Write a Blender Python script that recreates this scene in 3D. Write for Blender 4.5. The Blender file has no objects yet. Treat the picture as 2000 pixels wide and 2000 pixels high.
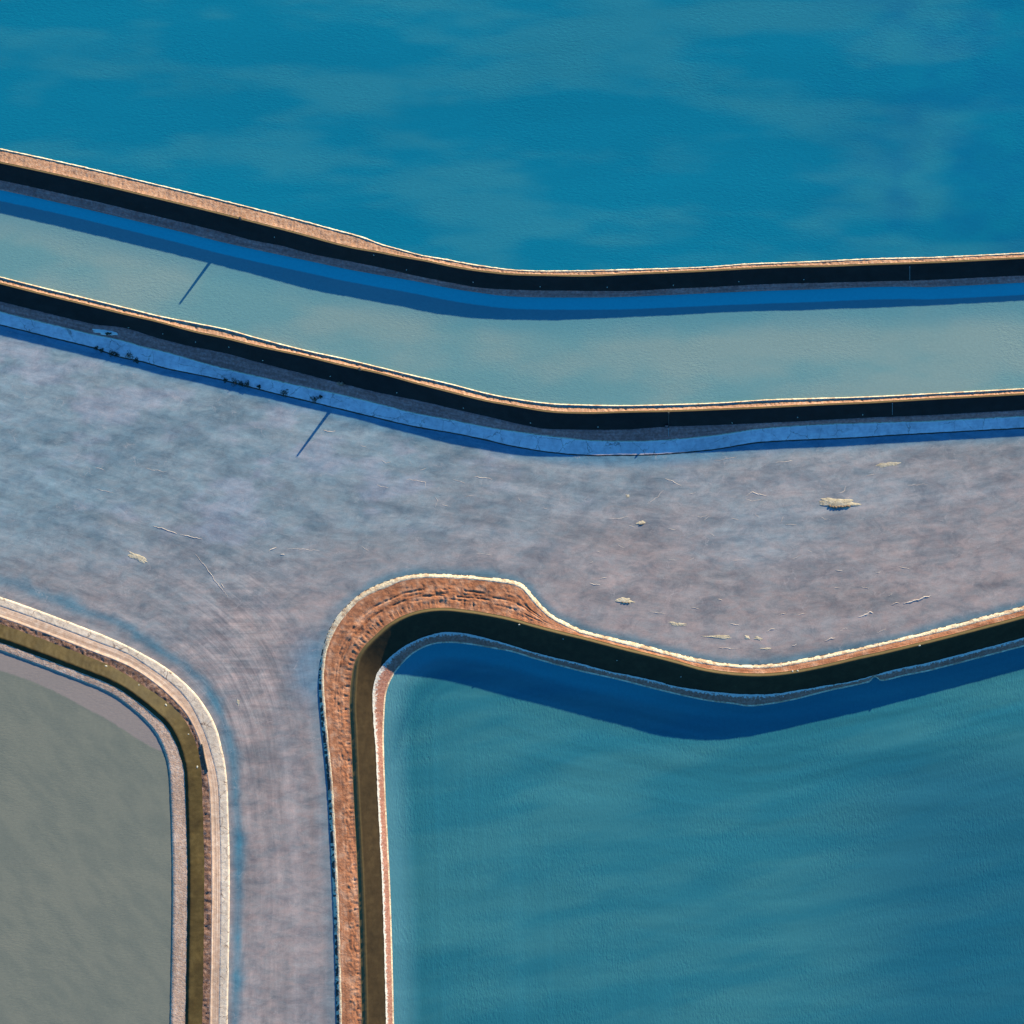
import bpy, math, random
import numpy as np
from mathutils import Vector, Matrix

# ------------------------------------------------------------------ scene, camera, light
scene = bpy.context.scene
C = scene.collection
S = 0.1            # metres per traced unit (1/2000 of the picture width)
H = 1000.0         # camera height above datum
SUN_EL, SUN_AZ = math.radians(16.0), math.radians(36.2)

cam_d = bpy.data.cameras.new('camera')
cam = bpy.data.objects.new('camera', cam_d); C.objects.link(cam)
cam.location = (0, 0, H)
cam_d.sensor_width = 36.0
cam_d.lens = 36.0 * H / (2000 * S)
cam_d.clip_start = 10.0; cam_d.clip_end = 60000.0
scene.camera = cam

world = bpy.data.worlds.new('World'); scene.world = world
world.use_nodes = True
wn, wl = world.node_tree.nodes, world.node_tree.links
wn.clear()
sky = wn.new('ShaderNodeTexSky'); sky.sky_type = 'NISHITA'; sky.sun_disc = False
sky.sun_elevation = SUN_EL; sky.sun_rotation = SUN_AZ
sky.air_density = 1.0; sky.dust_density = 0.0; sky.ozone_density = 6.0
bg = wn.new('ShaderNodeBackground'); bg.inputs['Strength'].default_value = 0.11
wo = wn.new('ShaderNodeOutputWorld')
tone = wn.new('ShaderNodeMix'); tone.data_type = 'RGBA'; tone.blend_type = 'MULTIPLY'; tone.inputs[0].default_value = 1.0
tone.inputs[7].default_value = (0.42, 0.97, 1.08, 1)                 # deep clear desert sky, even over the whole dome
wl.new(sky.outputs[0], tone.inputs[6]); wl.new(tone.outputs[2], bg.inputs['Color']); wl.new(bg.outputs[0], wo.inputs['Surface'])

sun_d = bpy.data.lights.new('sun', 'SUN'); sun_d.energy = 5.0; sun_d.angle = math.radians(0.5)
sun_d.color = (1.0, 0.87, 0.56)
sun = bpy.data.objects.new('sun', sun_d); C.objects.link(sun)
to_sun = Vector((math.sin(SUN_AZ) * math.cos(SUN_EL), math.cos(SUN_AZ) * math.cos(SUN_EL), math.sin(SUN_EL)))
sun.rotation_euler = to_sun.to_track_quat('Z', 'Y').to_euler()
sun.location = to_sun * 500

vs = scene.view_settings
vs.view_transform = 'Standard'; vs.look = 'None'; vs.gamma = 1.0; vs.use_curve_mapping = False
vs.exposure = 1.1

rng = np.random.default_rng(7)
random.seed(7)

# ------------------------------------------------------------------ numeric helpers
_T = rng.random((8, 256, 256))
def vnoise(x, y, k=0):
    t = _T[k % 8]
    x = np.asarray(x, float) + 37.3 * k; y = np.asarray(y, float) + 91.7 * k
    xi = np.floor(x).astype(int); yi = np.floor(y).astype(int)
    fx = x - xi; fy = y - yi
    fx = fx * fx * (3 - 2 * fx); fy = fy * fy * (3 - 2 * fy)
    a = t[xi & 255, yi & 255]; b = t[(xi + 1) & 255, yi & 255]
    c = t[xi & 255, (yi + 1) & 255]; d = t[(xi + 1) & 255, (yi + 1) & 255]
    return (a * (1 - fx) + b * fx) * (1 - fy) + (c * (1 - fx) + d * fx) * fy
def fbm(x, y, k=0, octv=4):
    s = 0.0; a = 0.5; n = 0.0
    for i in range(octv):
        s = s + a * vnoise(x, y, k + i); n += a
        x = x * 2.03 + 5.1; y = y * 2.03 + 3.7; a *= 0.5
    return s / n
def sstep(a, b, x):
    t = np.clip((x - a) / (b - a), 0, 1)
    return t * t * (3 - 2 * t)
def wpos(px, py, z):
    f = S * (H - z) / H
    return (px - 1000) * f, (1000 - py) * f
def W(px, py, z):
    x, y = wpos(px, py, z); return Vector((x, y, z))

def dense(pts, step):
    """Catmull-Rom through pts, resampled to about `step`."""
    P = np.array(pts, float)
    P = np.vstack([2 * P[0] - P[1], P, 2 * P[-1] - P[-2]])
    out = []
    for i in range(1, len(P) - 2):
        p0, p1, p2, p3 = P[i - 1], P[i], P[i + 1], P[i + 2]
        n = max(2, int(np.linalg.norm(p2 - p1) / 1.0))
        # centripetal parametrisation keeps uneven control spacing smooth
        t0 = 0; t1 = t0 + np.linalg.norm(p1 - p0) ** .5; t2 = t1 + np.linalg.norm(p2 - p1) ** .5; t3 = t2 + np.linalg.norm(p3 - p2) ** .5
        t = np.linspace(t1, t2, n, endpoint=False)[:, None]
        A1 = (t1 - t) / (t1 - t0) * p0 + (t - t0) / (t1 - t0) * p1
        A2 = (t2 - t) / (t2 - t1) * p1 + (t - t1) / (t2 - t1) * p2
        A3 = (t3 - t) / (t3 - t2) * p2 + (t - t2) / (t3 - t2) * p3
        B1 = (t2 - t) / (t2 - t0) * A1 + (t - t0) / (t2 - t0) * A2
        B2 = (t3 - t) / (t3 - t1) * A2 + (t - t1) / (t3 - t1) * A3
        out.append((t2 - t) / (t2 - t1) * B1 + (t - t1) / (t2 - t1) * B2)
    out.append(P[-2][None])
    P = np.vstack(out)
    d = np.r_[0, np.cumsum(np.linalg.norm(np.diff(P, axis=0), axis=1))]
    s = [0.0]
    inside = lambda p: -60 < p[0] < 2060 and -60 < p[1] < 2060
    while s[-1] < d[-1]:
        p = (np.interp(s[-1], d, P[:, 0]), np.interp(s[-1], d, P[:, 1]))
        s.append(s[-1] + (step if inside(p) else 12.0))
    s = np.array(s[:-1])
    return np.c_[np.interp(s, d, P[:, 0]), np.interp(s, d, P[:, 1])], s

def smooth(a, n):
    k = np.hanning(2 * n + 3)[1:-1]; k /= k.sum()
    return np.convolve(np.pad(a, n, mode='edge'), k, mode='valid')

class Axis:
    """A dike's base line with normals; other traced lines become offsets from it."""
    def __init__(self, pts, step=2.0):
        self.P, self.s = dense(pts, step)
        T = np.gradient(self.P, axis=0)
        T[:, 0] = smooth(T[:, 0], 6); T[:, 1] = smooth(T[:, 1], 6)
        T /= np.linalg.norm(T, axis=1)[:, None]
        self.N = np.c_[-T[:, 1], T[:, 0]]
        self.N[:, 0] = smooth(self.N[:, 0], 12); self.N[:, 1] = smooth(self.N[:, 1], 12)
        self.N /= np.linalg.norm(self.N, axis=1)[:, None]
    def offs(self, pts, lim=130, sm=5):
        Q, _ = dense(pts, 4.0)
        a, b = Q[:-1], Q[1:]
        e = b - a
        o = np.full(len(self.P), np.nan)
        for i, (p, n) in enumerate(zip(self.P, self.N)):
            den = n[0] * e[:, 1] - n[1] * e[:, 0]
            den = np.where(np.abs(den) < 1e-9, 1e-9, den)
            w = a - p
            t = (w[:, 0] * e[:, 1] - w[:, 1] * e[:, 0]) / den
            u = (w[:, 0] * n[1] - w[:, 1] * n[0]) / den
            ok = (u >= 0) & (u <= 1) & (np.abs(t) < lim)
            if ok.any():
                tt = t[ok]; o[i] = tt[np.argmin(np.abs(tt))]
        good = ~np.isnan(o)
        o = np.interp(self.s, self.s[good], o[good])
        return smooth(o, sm)

# ------------------------------------------------------------------ materials
def new_mat(name):
    m = bpy.data.materials.new(name); m.use_nodes = True
    nt = m.node_tree; nt.nodes.clear()
    out = nt.nodes.new('ShaderNodeOutputMaterial'); bs = nt.nodes.new('ShaderNodeBsdfPrincipled')
    nt.links.new(bs.outputs[0], out.inputs['Surface'])
    geo = nt.nodes.new('ShaderNodeNewGeometry')
    return m, nt, bs, geo
def nd(nt, kind, **kw):
    n = nt.nodes.new(kind)
    for k, v in kw.items():
        if k.startswith('i_'): n.inputs[k[2:]].default_value = v
        else: setattr(n, k, v)
    return n
def mapping(nt, geo, scale=(1, 1, 1), rot=0.0):
    m = nd(nt, 'ShaderNodeMapping'); m.inputs['Scale'].default_value = scale
    m.inputs['Rotation'].default_value = (0, 0, rot)
    nt.links.new(geo.outputs['Position'], m.inputs['Vector']); return m.outputs[0]
def noise(nt, vec, scale, detail=4, rough=.55, dist=0.0):
    n = nd(nt, 'ShaderNodeTexNoise'); n.inputs['Scale'].default_value = scale
    n.inputs['Detail'].default_value = detail; n.inputs['Roughness'].default_value = rough
    n.inputs['Distortion'].default_value = dist
    if vec is not None: nt.links.new(vec, n.inputs['Vector'])
    return n.outputs['Fac']
def ramp(nt, fac, stops):
    r = nd(nt, 'ShaderNodeValToRGB')
    while len(r.color_ramp.elements) < len(stops): r.color_ramp.elements.new(0.5)
    for e, (p, c) in zip(r.color_ramp.elements, stops):
        e.position = p; e.color = (*c, 1) if not isinstance(c, float) else (c, c, c, 1)
    nt.links.new(fac, r.inputs[0]); return r.outputs[0]
def mixc(nt, fac, a, b, mode='MIX'):
    m = nd(nt, 'ShaderNodeMix'); m.data_type = 'RGBA'; m.blend_type = mode
    for sock, v in ((m.inputs[0], fac), (m.inputs[6], a), (m.inputs[7], b)):
        if isinstance(v, bpy.types.NodeSocket): nt.links.new(v, sock)
        elif isinstance(v, (int, float)): sock.default_value = v
        else: sock.default_value = (*v, 1)
    return m.outputs[2]
def math_(nt, op, a, b=0.0, clamp=False):
    m = nd(nt, 'ShaderNodeMath'); m.operation = op; m.use_clamp = clamp
    for sock, v in ((m.inputs[0], a), (m.inputs[1], b)):
        if isinstance(v, bpy.types.NodeSocket): nt.links.new(v, sock)
        else: sock.default_value = v
    return m.outputs[0]
def attr(nt, name):
    a = nd(nt, 'ShaderNodeAttribute'); a.attribute_name = name; return a
def bump(nt, bs, height, dist, strength=1.0, prev=None):
    b = nd(nt, 'ShaderNodeBump'); b.inputs['Strength'].default_value = strength
    b.inputs['Distance'].default_value = dist
    nt.links.new(height, b.inputs['Height'])
    if prev is not None: nt.links.new(prev, b.inputs['Normal'])
    nt.links.new(b.outputs[0], bs.inputs['Normal']); return b.outputs[0]

def earth(name, cols, scale=1.2, rough=.95, bumps=((4.0, .12),), cracks=None, streak=None, salt_or_lit_edge=None, stains=None):
    """Dry ground: 3-colour noise ramp, optional bump octaves, cracks, along-dike streaks and salt or a painted sunlit tone at an edge."""
    m, nt, bs, geo = new_mat(name)
    pos = geo.outputs['Position']
    f = noise(nt, pos, scale, 8, .62, .3)
    col = ramp(nt, f, [(.30, cols[0]), (.5, cols[1]), (.70, cols[2])])
    big = noise(nt, pos, .12, 4, .6)
    col = mixc(nt, .35, col, ramp(nt, big, [(.35, (.55, .55, .55)), (.65, (1.25, 1.22, 1.18))]), 'MULTIPLY')
    if streak:
        at = attr(nt, 'along'); ac = attr(nt, 'across')
        cb = nd(nt, 'ShaderNodeCombineXYZ')
        nt.links.new(math_(nt, 'MULTIPLY', at.outputs['Fac'], streak[0]), cb.inputs[0])
        nt.links.new(math_(nt, 'MULTIPLY', ac.outputs['Fac'], streak[1]), cb.inputs[1])
        st = noise(nt, cb.outputs[0], 1.0, 4, .6)
        col = mixc(nt, streak[2], col, ramp(nt, st, [(.36, streak[3]), (.5, (.9, .9, .9)), (.64, streak[4])]), 'MULTIPLY')
    if salt_or_lit_edge:
        ac = attr(nt, 'across')
        for (lo, hi, c, amt) in salt_or_lit_edge:
            n2 = noise(nt, pos, 2.2, 6, .7)
            k = math_(nt, 'ADD', ac.outputs['Fac'], math_(nt, 'MULTIPLY', math_(nt, 'SUBTRACT', n2, .5), amt))
            mr = nd(nt, 'ShaderNodeMapRange', interpolation_type='SMOOTHSTEP'); nt.links.new(k, mr.inputs['Value'])
            mr.inputs['From Min'].default_value = lo; mr.inputs['From Max'].default_value = hi
            col = mixc(nt, mr.outputs[0], col, c)
    if stains:
        col = mixc(nt, math_(nt, 'MULTIPLY', ramp(nt, noise(nt, pos, stains[0], 7, .68, .6), [(.48, 0.0), (.60, 1.0)]), stains[2]), col, stains[1])
    if cracks:
        v = nd(nt, 'ShaderNodeTexVoronoi', feature='DISTANCE_TO_EDGE'); v.inputs['Scale'].default_value = cracks[0]
        wv = nd(nt, 'ShaderNodeVectorMath'); wv.operation = 'ADD'
        nz = nd(nt, 'ShaderNodeTexNoise'); nz.inputs['Scale'].default_value = 1.5
        nt.links.new(pos, nz.inputs['Vector'])
        sc = nd(nt, 'ShaderNodeVectorMath'); sc.operation = 'SCALE'; sc.inputs[3].default_value = .7
        nt.links.new(nz.outputs['Color'], sc.inputs[0]); nt.links.new(pos, wv.inputs[0]); nt.links.new(sc.outputs[0], wv.inputs[1])
        nt.links.new(wv.outputs[0], v.inputs['Vector'])
        patch = ramp(nt, noise(nt, pos, .25, 3), [(.42, 0.0), (.58, 1.0)])
        line = ramp(nt, v.outputs['Distance'], [(cracks[1] * .35, 1.0), (cracks[1], 0.0)])
        col = mixc(nt, math_(nt, 'MULTIPLY', math_(nt, 'MULTIPLY', line, patch), cracks[2]), col, (.16, .10, .08))
    nt.links.new(col, bs.inputs['Base Color'])
    bs.inputs['Roughness'].default_value = rough; bs.inputs['Specular IOR Level'].default_value = .15
    prev = None
    for sc_, ds in bumps:
        prev = bump(nt, bs, noise(nt, pos, sc_, 6, .62), ds, 1.0, prev)
    return m

def water(name, ripple, wind, streaks=None, rough=.28, shelf=None, flow=False):
    """Opaque brine: tint attribute (bed and brine colour) x grain, wind ripples as bump."""
    m, nt, bs, geo = new_mat(name)
    pos = geo.outputs['Position']
    t = attr(nt, 'tint')
    col = t.outputs['Color']
    if shelf:                                                     # shallow ledge, signed distance in attribute 'shelf'
        mr = nd(nt, 'ShaderNodeMapRange', interpolation_type='SMOOTHSTEP')
        wob = math_(nt, 'MULTIPLY', math_(nt, 'SUBTRACT', noise(nt, pos, .9, 5, .6), .5), shelf[2])
        nt.links.new(math_(nt, 'ADD', attr(nt, 'shelf').outputs['Fac'], wob), mr.inputs['Value'])
        mr.inputs['From Min'].default_value = shelf[1]; mr.inputs['From Max'].default_value = -shelf[1]
        col = mixc(nt, math_(nt, 'MULTIPLY', mr.outputs[0], attr(nt, 'shelf_on').outputs['Fac']), col, shelf[0])
    g = noise(nt, pos, 1.6, 6, .65)
    col = mixc(nt, .30, col, ramp(nt, g, [(.3, (.80, .82, .84)), (.7, (1.16, 1.14, 1.12))]), 'MULTIPLY')
    if streaks:
        vec = mapping(nt, geo, (streaks[0], streaks[1], 1), streaks[2])
        s_ = noise(nt, vec, 1.0, 5, .6, .4)
        col = mixc(nt, streaks[3], col, ramp(nt, s_, [(.34, (.55, .68, .74)), (.5, (.95, .97, 1)), (.68, (1.5, 1.3, 1.22))]), 'MULTIPLY')
    if flow:                                                      # silt drawn out along the currents, with pale hair cracks in the crust
        fu, fv = attr(nt, 'flow_u').outputs['Fac'], attr(nt, 'flow_v').outputs['Fac']
        def streak(a, b, seed, det=4):
            cb = nd(nt, 'ShaderNodeCombineXYZ')
            nt.links.new(math_(nt, 'MULTIPLY', fu, a), cb.inputs[0]); nt.links.new(math_(nt, 'MULTIPLY', fv, b), cb.inputs[1])
            cb.inputs[2].default_value = seed
            return noise(nt, cb.outputs[0], 1.0, det + 3, .74, .35)
        amt = attr(nt, 'flow_amt').outputs['Fac']
        col = mixc(nt, math_(nt, 'MULTIPLY', amt, .75), col, ramp(nt, streak(.010, 34, 1.3, 6), [(.34, (.74, .78, .82)), (.5, (1, 1, 1)), (.64, (1.20, 1.17, 1.14))]), 'MULTIPLY')
        col = mixc(nt, math_(nt, 'MULTIPLY', amt, .8), col, ramp(nt, streak(.035, 60, 4.1, 6), [(.36, (.84, .87, .89)), (.5, (1, 1, 1)), (.64, (1.15, 1.13, 1.11))]), 'MULTIPLY')
        tr = streak(.006, 75, 9.7, 3)                                                  # dragged track marks fanning into the channel
        col = mixc(nt, math_(nt, 'MULTIPLY', attr(nt, 'fan').outputs['Fac'], .8), col, ramp(nt, tr, [(.40, (.76, .78, .80)), (.5, (1, 1, 1)), (.58, (1.22, 1.18, 1.16))]), 'MULTIPLY')
        tr2 = noise(nt, mapping(nt, geo, (.03, .62, 1), math.radians(57)), 1.0, 5, .7, .8)     # straighter drags crossing the arcs
        col = mixc(nt, math_(nt, 'MULTIPLY', attr(nt, 'fan').outputs['Fac'], .7), col, ramp(nt, tr2, [(.40, (.80, .82, .84)), (.5, (1, 1, 1)), (.60, (1.20, 1.17, 1.15))]), 'MULTIPLY')
        cloud = noise(nt, mapping(nt, geo, (.8, 1.5, 1), .1), .25, 11, .78, .5)
        col = mixc(nt, .9, col, ramp(nt, cloud, [(.36, (.66, .71, .76)), (.5, (1, 1, 1)), (.64, (1.26, 1.22, 1.20))]), 'MULTIPLY')
        pnk = noise(nt, mapping(nt, geo, (.35, .7, 1)), 1.0, 7, .65, .6)
        col = mixc(nt, .5, col, ramp(nt, pnk, [(.38, (.88, 1.0, 1.06)), (.62, (1.14, .98, .96))]), 'MULTIPLY')
        gr = noise(nt, pos, 4.5, 4, .7)
        col = mixc(nt, .5, col, ramp(nt, gr, [(.3, (.80, .80, .80)), (.7, (1.20, 1.20, 1.20))]), 'MULTIPLY')
        wv = nd(nt, 'ShaderNodeVectorMath'); wv.operation = 'ADD'
        nz = nd(nt, 'ShaderNodeTexNoise'); nz.inputs['Scale'].default_value = .5; nz.inputs['Detail'].default_value = 5
        nt.links.new(pos, nz.inputs['Vector'])
        sc = nd(nt, 'ShaderNodeVectorMath'); sc.operation = 'SCALE'; sc.inputs[3].default_value = 3.5
        nt.links.new(nz.outputs['Color'], sc.inputs[0]); nt.links.new(mapping(nt, geo, (.8, 1.3, 1)), wv.inputs[0]); nt.links.new(sc.outputs[0], wv.inputs[1])
        v = nd(nt, 'ShaderNodeTexVoronoi', feature='DISTANCE_TO_EDGE'); v.inputs['Scale'].default_value = .22
        nt.links.new(wv.outputs[0], v.inputs['Vector'])
        vein = ramp(nt, v.outputs['Distance'], [(.004, 1.0), (.016, 0.0)])
        gate = ramp(nt, noise(nt, pos, .35, 4, .6), [(.54, 0.0), (.64, 1.0)])
        col = mixc(nt, math_(nt, 'MULTIPLY', math_(nt, 'MULTIPLY', vein, gate), .38), col, (.48, .41, .40))
    nt.links.new(col, bs.inputs['Base Color'])
    bs.inputs['Roughness'].default_value = rough; bs.inputs['IOR'].default_value = 1.33
    bs.inputs['Specular IOR Level'].default_value = .4
    v1 = mapping(nt, geo, (wind[0], wind[1], 1), wind[2])
    h1 = noise(nt, v1, 1.0, 3, .5, .5)
    p = bump(nt, bs, h1, ripple, 1.0)
    h2 = noise(nt, mapping(nt, geo, (1.9 * wind[0], 1.9 * wind[1], 1), wind[2] + .35), 1.0, 3, .6)
    calm = ramp(nt, noise(nt, pos, .06, 4, .6, .5), [(.36, .25), (.64, 1.0)])       # wind patches
    for b_ in [n for n in nt.nodes if n.type == 'BUMP']: nt.links.new(calm, b_.inputs['Strength'])
    b2 = bump(nt, bs, h2, ripple * .5, 1.0, p)
    nt.links.new(calm, b2.node.inputs['Strength'])
    return m

def plain(name, c, rough=.7, metal=0.0, nscale=6.0, amt=.35):
    m, nt, bs, geo = new_mat(name)
    f = noise(nt, geo.outputs['Position'], nscale, 5, .6)
    col = mixc(nt, amt, c, ramp(nt, f, [(.3, (.6, .6, .6)), (.7, (1.3, 1.3, 1.3))]), 'MULTIPLY')
    nt.links.new(col, bs.inputs['Base Color']); bs.inputs['Roughness'].default_value = rough
    bs.inputs['Metallic'].default_value = metal
    return m

M = {}
M['salt'] = earth('salt_crust', ((.50, .37, .25), (.72, .585, .42), (.82, .70, .54)), 2.2, .9, ((3.0, .14), (9.0, .04)), stains=(.55, (.40, .24, .15), .8))
M['salt_flat'] = earth('salt_flat', ((.56, .48, .52), (.72, .62, .66), (.82, .74, .76)), .9, .9, ((2.0, .05), (7.0, .02)),
                       cracks=(.28, .02, .6), streak=(.25, 9.0, .25, (.8, .8, .82), (1.15, 1.14, 1.12)),
                       salt_or_lit_edge=((.16, .04, (.72, .68, .66), .10),))
M['salt_shelf_road'] = earth('salt_shelf_road', ((.50, .39, .31), (.62, .50, .41), (.72, .61, .51)), 1.2, .9, ((3.0, .05),),
                             cracks=(.42, .035, .8))
M['brown'] = earth('red_brown_earth', ((.31, .115, .058), (.45, .190, .102), (.60, .34, .225)), .5, .95,
                   ((2.6, .10), (7.0, .07)), streak=(.03, 6.0, .6, (.74, .66, .60), (1.24, 1.32, 1.38)))
M['brown_rim'] = earth('orange_earth', ((.36, .175, .100), (.50, .27, .165), (.62, .40, .28)), 2.0, .95, ((3.0, .10), (8.0, .03)))
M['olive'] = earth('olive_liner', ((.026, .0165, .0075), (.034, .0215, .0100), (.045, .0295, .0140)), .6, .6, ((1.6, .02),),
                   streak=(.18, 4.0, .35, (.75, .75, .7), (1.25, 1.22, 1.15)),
                   salt_or_lit_edge=((.30, .12, (.135, .095, .040), .05),))  # lip painted paler, as if sunlit, than the slope below
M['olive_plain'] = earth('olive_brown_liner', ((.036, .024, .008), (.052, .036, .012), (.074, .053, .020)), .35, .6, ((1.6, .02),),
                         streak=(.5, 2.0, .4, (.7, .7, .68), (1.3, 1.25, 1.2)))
M['black'] = earth('shade_darkened_liner', ((.010, .008, .008), (.013, .011, .012), (.018, .015, .015)), .5, .55, ((1.6, .02),),
                   streak=(.25, 3.0, .4, (.7, .7, .7), (1.4, 1.4, 1.4)), salt_or_lit_edge=((.30, .12, (.135, .095, .040), .05),))  # shade of the unlit slopes put into the colour, lip painted paler as sunlit
M['bench'] = earth('pink_bench_earth', ((.26, .115, .10), (.38, .175, .155), (.50, .27, .25)), 1.8, .95, ((3.0, .08), (8.0, .03)),
                   streak=(.10, 6.0, .5, (.62, .62, .64), (1.35, 1.35, 1.38)))
M['bench_pale'] = earth('pale_pink_bench_earth', ((.44, .27, .19), (.58, .38, .28), (.70, .53, .43)), 1.8, .95, ((3.0, .10), (8.0, .03)),
                        streak=(.10, 6.0, .5, (.72, .70, .70), (1.25, 1.25, 1.25)))
M['bench_salted'] = earth('salted_bench_earth', ((.27, .115, .080), (.38, .175, .130), (.50, .265, .21)), 2.0, .95, ((2.5, .12), (7.0, .04)),
                          salt_or_lit_edge=((.36, .16, (.62, .58, .54), 1.5),))
M['track'] = earth('dirt_track', ((.50, .32, .23), (.60, .41, .31), (.72, .54, .43)), 1.0, .95, ((4.0, .04),),
                   streak=(.03, 9.0, .75, (.68, .62, .58), (1.35, 1.36, 1.34)))
M['verge'] = earth('rough_brown_verge', ((.14, .07, .045), (.27, .145, .10), (.46, .29, .22)), 1.5, .95, ((2.0, .10), (6.0, .05)))
M['mud_or_shade'] = plain('dark_mud_or_shade', (.035, .022, .018), .6)  # wet edges, and the painted shade on the loop arm's outer face
M['desert'] = earth('desert_ground', ((.24, .14, .10), (.32, .20, .14), (.40, .27, .20)), .02, .95, ((.05, 1.0),))
M['wood'] = plain('weathered_wood', (.14, .09, .06))
M['iron'] = plain('dark_iron', (.03, .03, .03), .6)
M['pvc'] = plain('pale_pipe', (.26, .28, .30), .5)
M['bag'] = plain('pale_sandbag', (.50, .46, .38), .9)
M['leaf'] = plain('dark_scrub_leaf', (.030, .034, .020), .8)
M['twig'] = plain('scrub_twig', (.05, .035, .025), .9)
M['wrinkle'] = earth('thin_salt_wrinkle', ((.38, .30, .27), (.50, .42, .38), (.58, .50, .46)), 1.6, .95, ((4.0, .04),))
M['crust_brown'] = plain('brown_salt', (.20, .13, .08), .9)  # brown tone of island lower edges and pole footings
M['w_top'] = water('teal_brine', .05, (1.1, 3.0, math.radians(38)), (.012, .06, -.10, .22))
M['w_strip'] = water('grey_green_brine', .045, (1.4, 3.0, math.radians(30)), (.010, .07, -.06, .12), shelf=((.030, .43, .50), 1.6, 2.0))
M['w_mid'] = water('lavender_brine', .006, (.8, 2.2, math.radians(4)), (.008, .05, -.04, .10), .35, flow=True)
M['w_right'] = water('deep_teal_brine', .085, (2.6, .9, math.radians(-14)), (.010, .16, .20, .26), shelf=((.020, .245, .30), 11.0, 10.0))
M['w_left'] = water('olive_grey_brine', .03, (1.0, 2.8, math.radians(35)), (.02, .12, .7, .10), shelf=((.272, .222, .205), 2.5, 7.0))

# ------------------------------------------------------------------ object helpers
def tag(o, label=None, cat=None, group=None, kind=None):
    if label: o['label'] = label
    if cat: o['category'] = cat
    if group: o['group'] = group
    if kind: o['kind'] = kind
    return o
def empty(name, loc, label, cat, group=None):
    e = bpy.data.objects.new(name, None); C.objects.link(e); e.location = loc
    e.empty_display_size = .5
    return tag(e, label, cat, group)
def link(name, me, mat, parent=None):
    o = bpy.data.objects.new(name, me); C.objects.link(o)
    if mat and not me.materials: me.materials.append(mat)
    if parent is not None:
        o.parent = parent; o.matrix_parent_inverse = Matrix.Translation(-Vector(parent.location))
    return o
def grid_mesh(name, X, Y, Z, attrs=None, smooth_=True):
    """(n, m) arrays to a quad mesh wound to face up."""
    n, m = X.shape
    v = np.c_[X.ravel(), Y.ravel(), Z.ravel()].astype(np.float32)
    idx = np.arange(n * m).reshape(n, m)
    a, b, c, d = idx[:-1, :-1], idx[1:, :-1], idx[1:, 1:], idx[:-1, 1:]
    f = np.stack([a, d, c, b], -1).reshape(-1, 4)
    return raw_mesh(name, v, f, attrs, smooth_)
def raw_mesh(name, v, f, attrs=None, smooth_=True):
    me = bpy.data.meshes.new(name)
    me.vertices.add(len(v)); me.vertices.foreach_set('co', np.asarray(v, np.float32).ravel())
    k = f.shape[1]
    me.loops.add(f.size); me.loops.foreach_set('vertex_index', f.astype(np.int32).ravel())
    me.polygons.add(len(f)); me.polygons.foreach_set('loop_start', np.arange(0, f.size, k, dtype=np.int32))
    me.polygons.foreach_set('loop_total', np.full(len(f), k, np.int32))
    me.polygons.foreach_set('use_smooth', np.full(len(f), smooth_, bool))
    for an, arr in (attrs or {}).items():
        if arr.ndim == 1:
            me.attributes.new(an, 'FLOAT', 'POINT').data.foreach_set('value', arr.astype(np.float32))
        else:
            me.attributes.new(an, 'FLOAT_COLOR', 'POINT').data.foreach_set('color', np.c_[arr, np.ones(len(arr))].astype(np.float32).ravel())
    me.update(calc_edges=True); me.validate()
    return me
class MB:
    def __init__(s): s.v = []; s.f = []
    def tube(s, pts, rad, n=8, cap=True):
        pts = [Vector(p) for p in pts]
        if not hasattr(rad, '__len__'): rad = [rad] * len(pts)
        base = len(s.v); rings = len(pts)
        for i, p in enumerate(pts):
            t = (pts[min(i + 1, rings - 1)] - pts[max(i - 1, 0)]).normalized()
            u = t.cross(Vector((0, 0, 1)) if abs(t.z) < .9 else Vector((1, 0, 0))).normalized(); w = t.cross(u)
            for k in range(n):
                a = 2 * math.pi * k / n
                s.v.append(p + (u * math.cos(a) + w * math.sin(a)) * rad[i])
        for i in range(rings - 1):
            for k in range(n):
                a = base + i * n + k; b = base + i * n + (k + 1) % n
                s.f.append((a, b, b + n, a + n))
        if cap:
            s.f.append(tuple(base + k for k in range(n))[::-1])
            s.f.append(tuple(base + (rings - 1) * n + k for k in range(n)))
        return s
    def box(s, c, sz, R=None):
        c = Vector(c); base = len(s.v)
        for dx in (-1, 1):
            for dy in (-1, 1):
                for dz in (-1, 1):
                    p = Vector((dx * sz[0] / 2, dy * sz[1] / 2, dz * sz[2] / 2))
                    s.v.append(c + (R @ p if R else p))
        for f in ((0, 1, 3, 2), (4, 6, 7, 5), (0, 4, 5, 1), (2, 3, 7, 6), (0, 2, 6, 4), (1, 5, 7, 3)):
            s.f.append(tuple(base + i for i in f))
        return s
    def mesh(s, name, smooth_=False):
        me = bpy.data.meshes.new(name); me.from_pydata([tuple(v) for v in s.v], [], s.f); me.update()
        if smooth_:
            for p in me.polygons: p.use_smooth = True
        return me

# ------------------------------------------------------------------ levels (metres)
Z_TOP, Z_STRIP, Z_MID, Z_RIGHT, Z_LEFT = 8.8, 6.3, 3.8, 0.0, 5.12
R1, R2, R3, R4 = 9.26, 6.76, 4.48, 5.75

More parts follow.
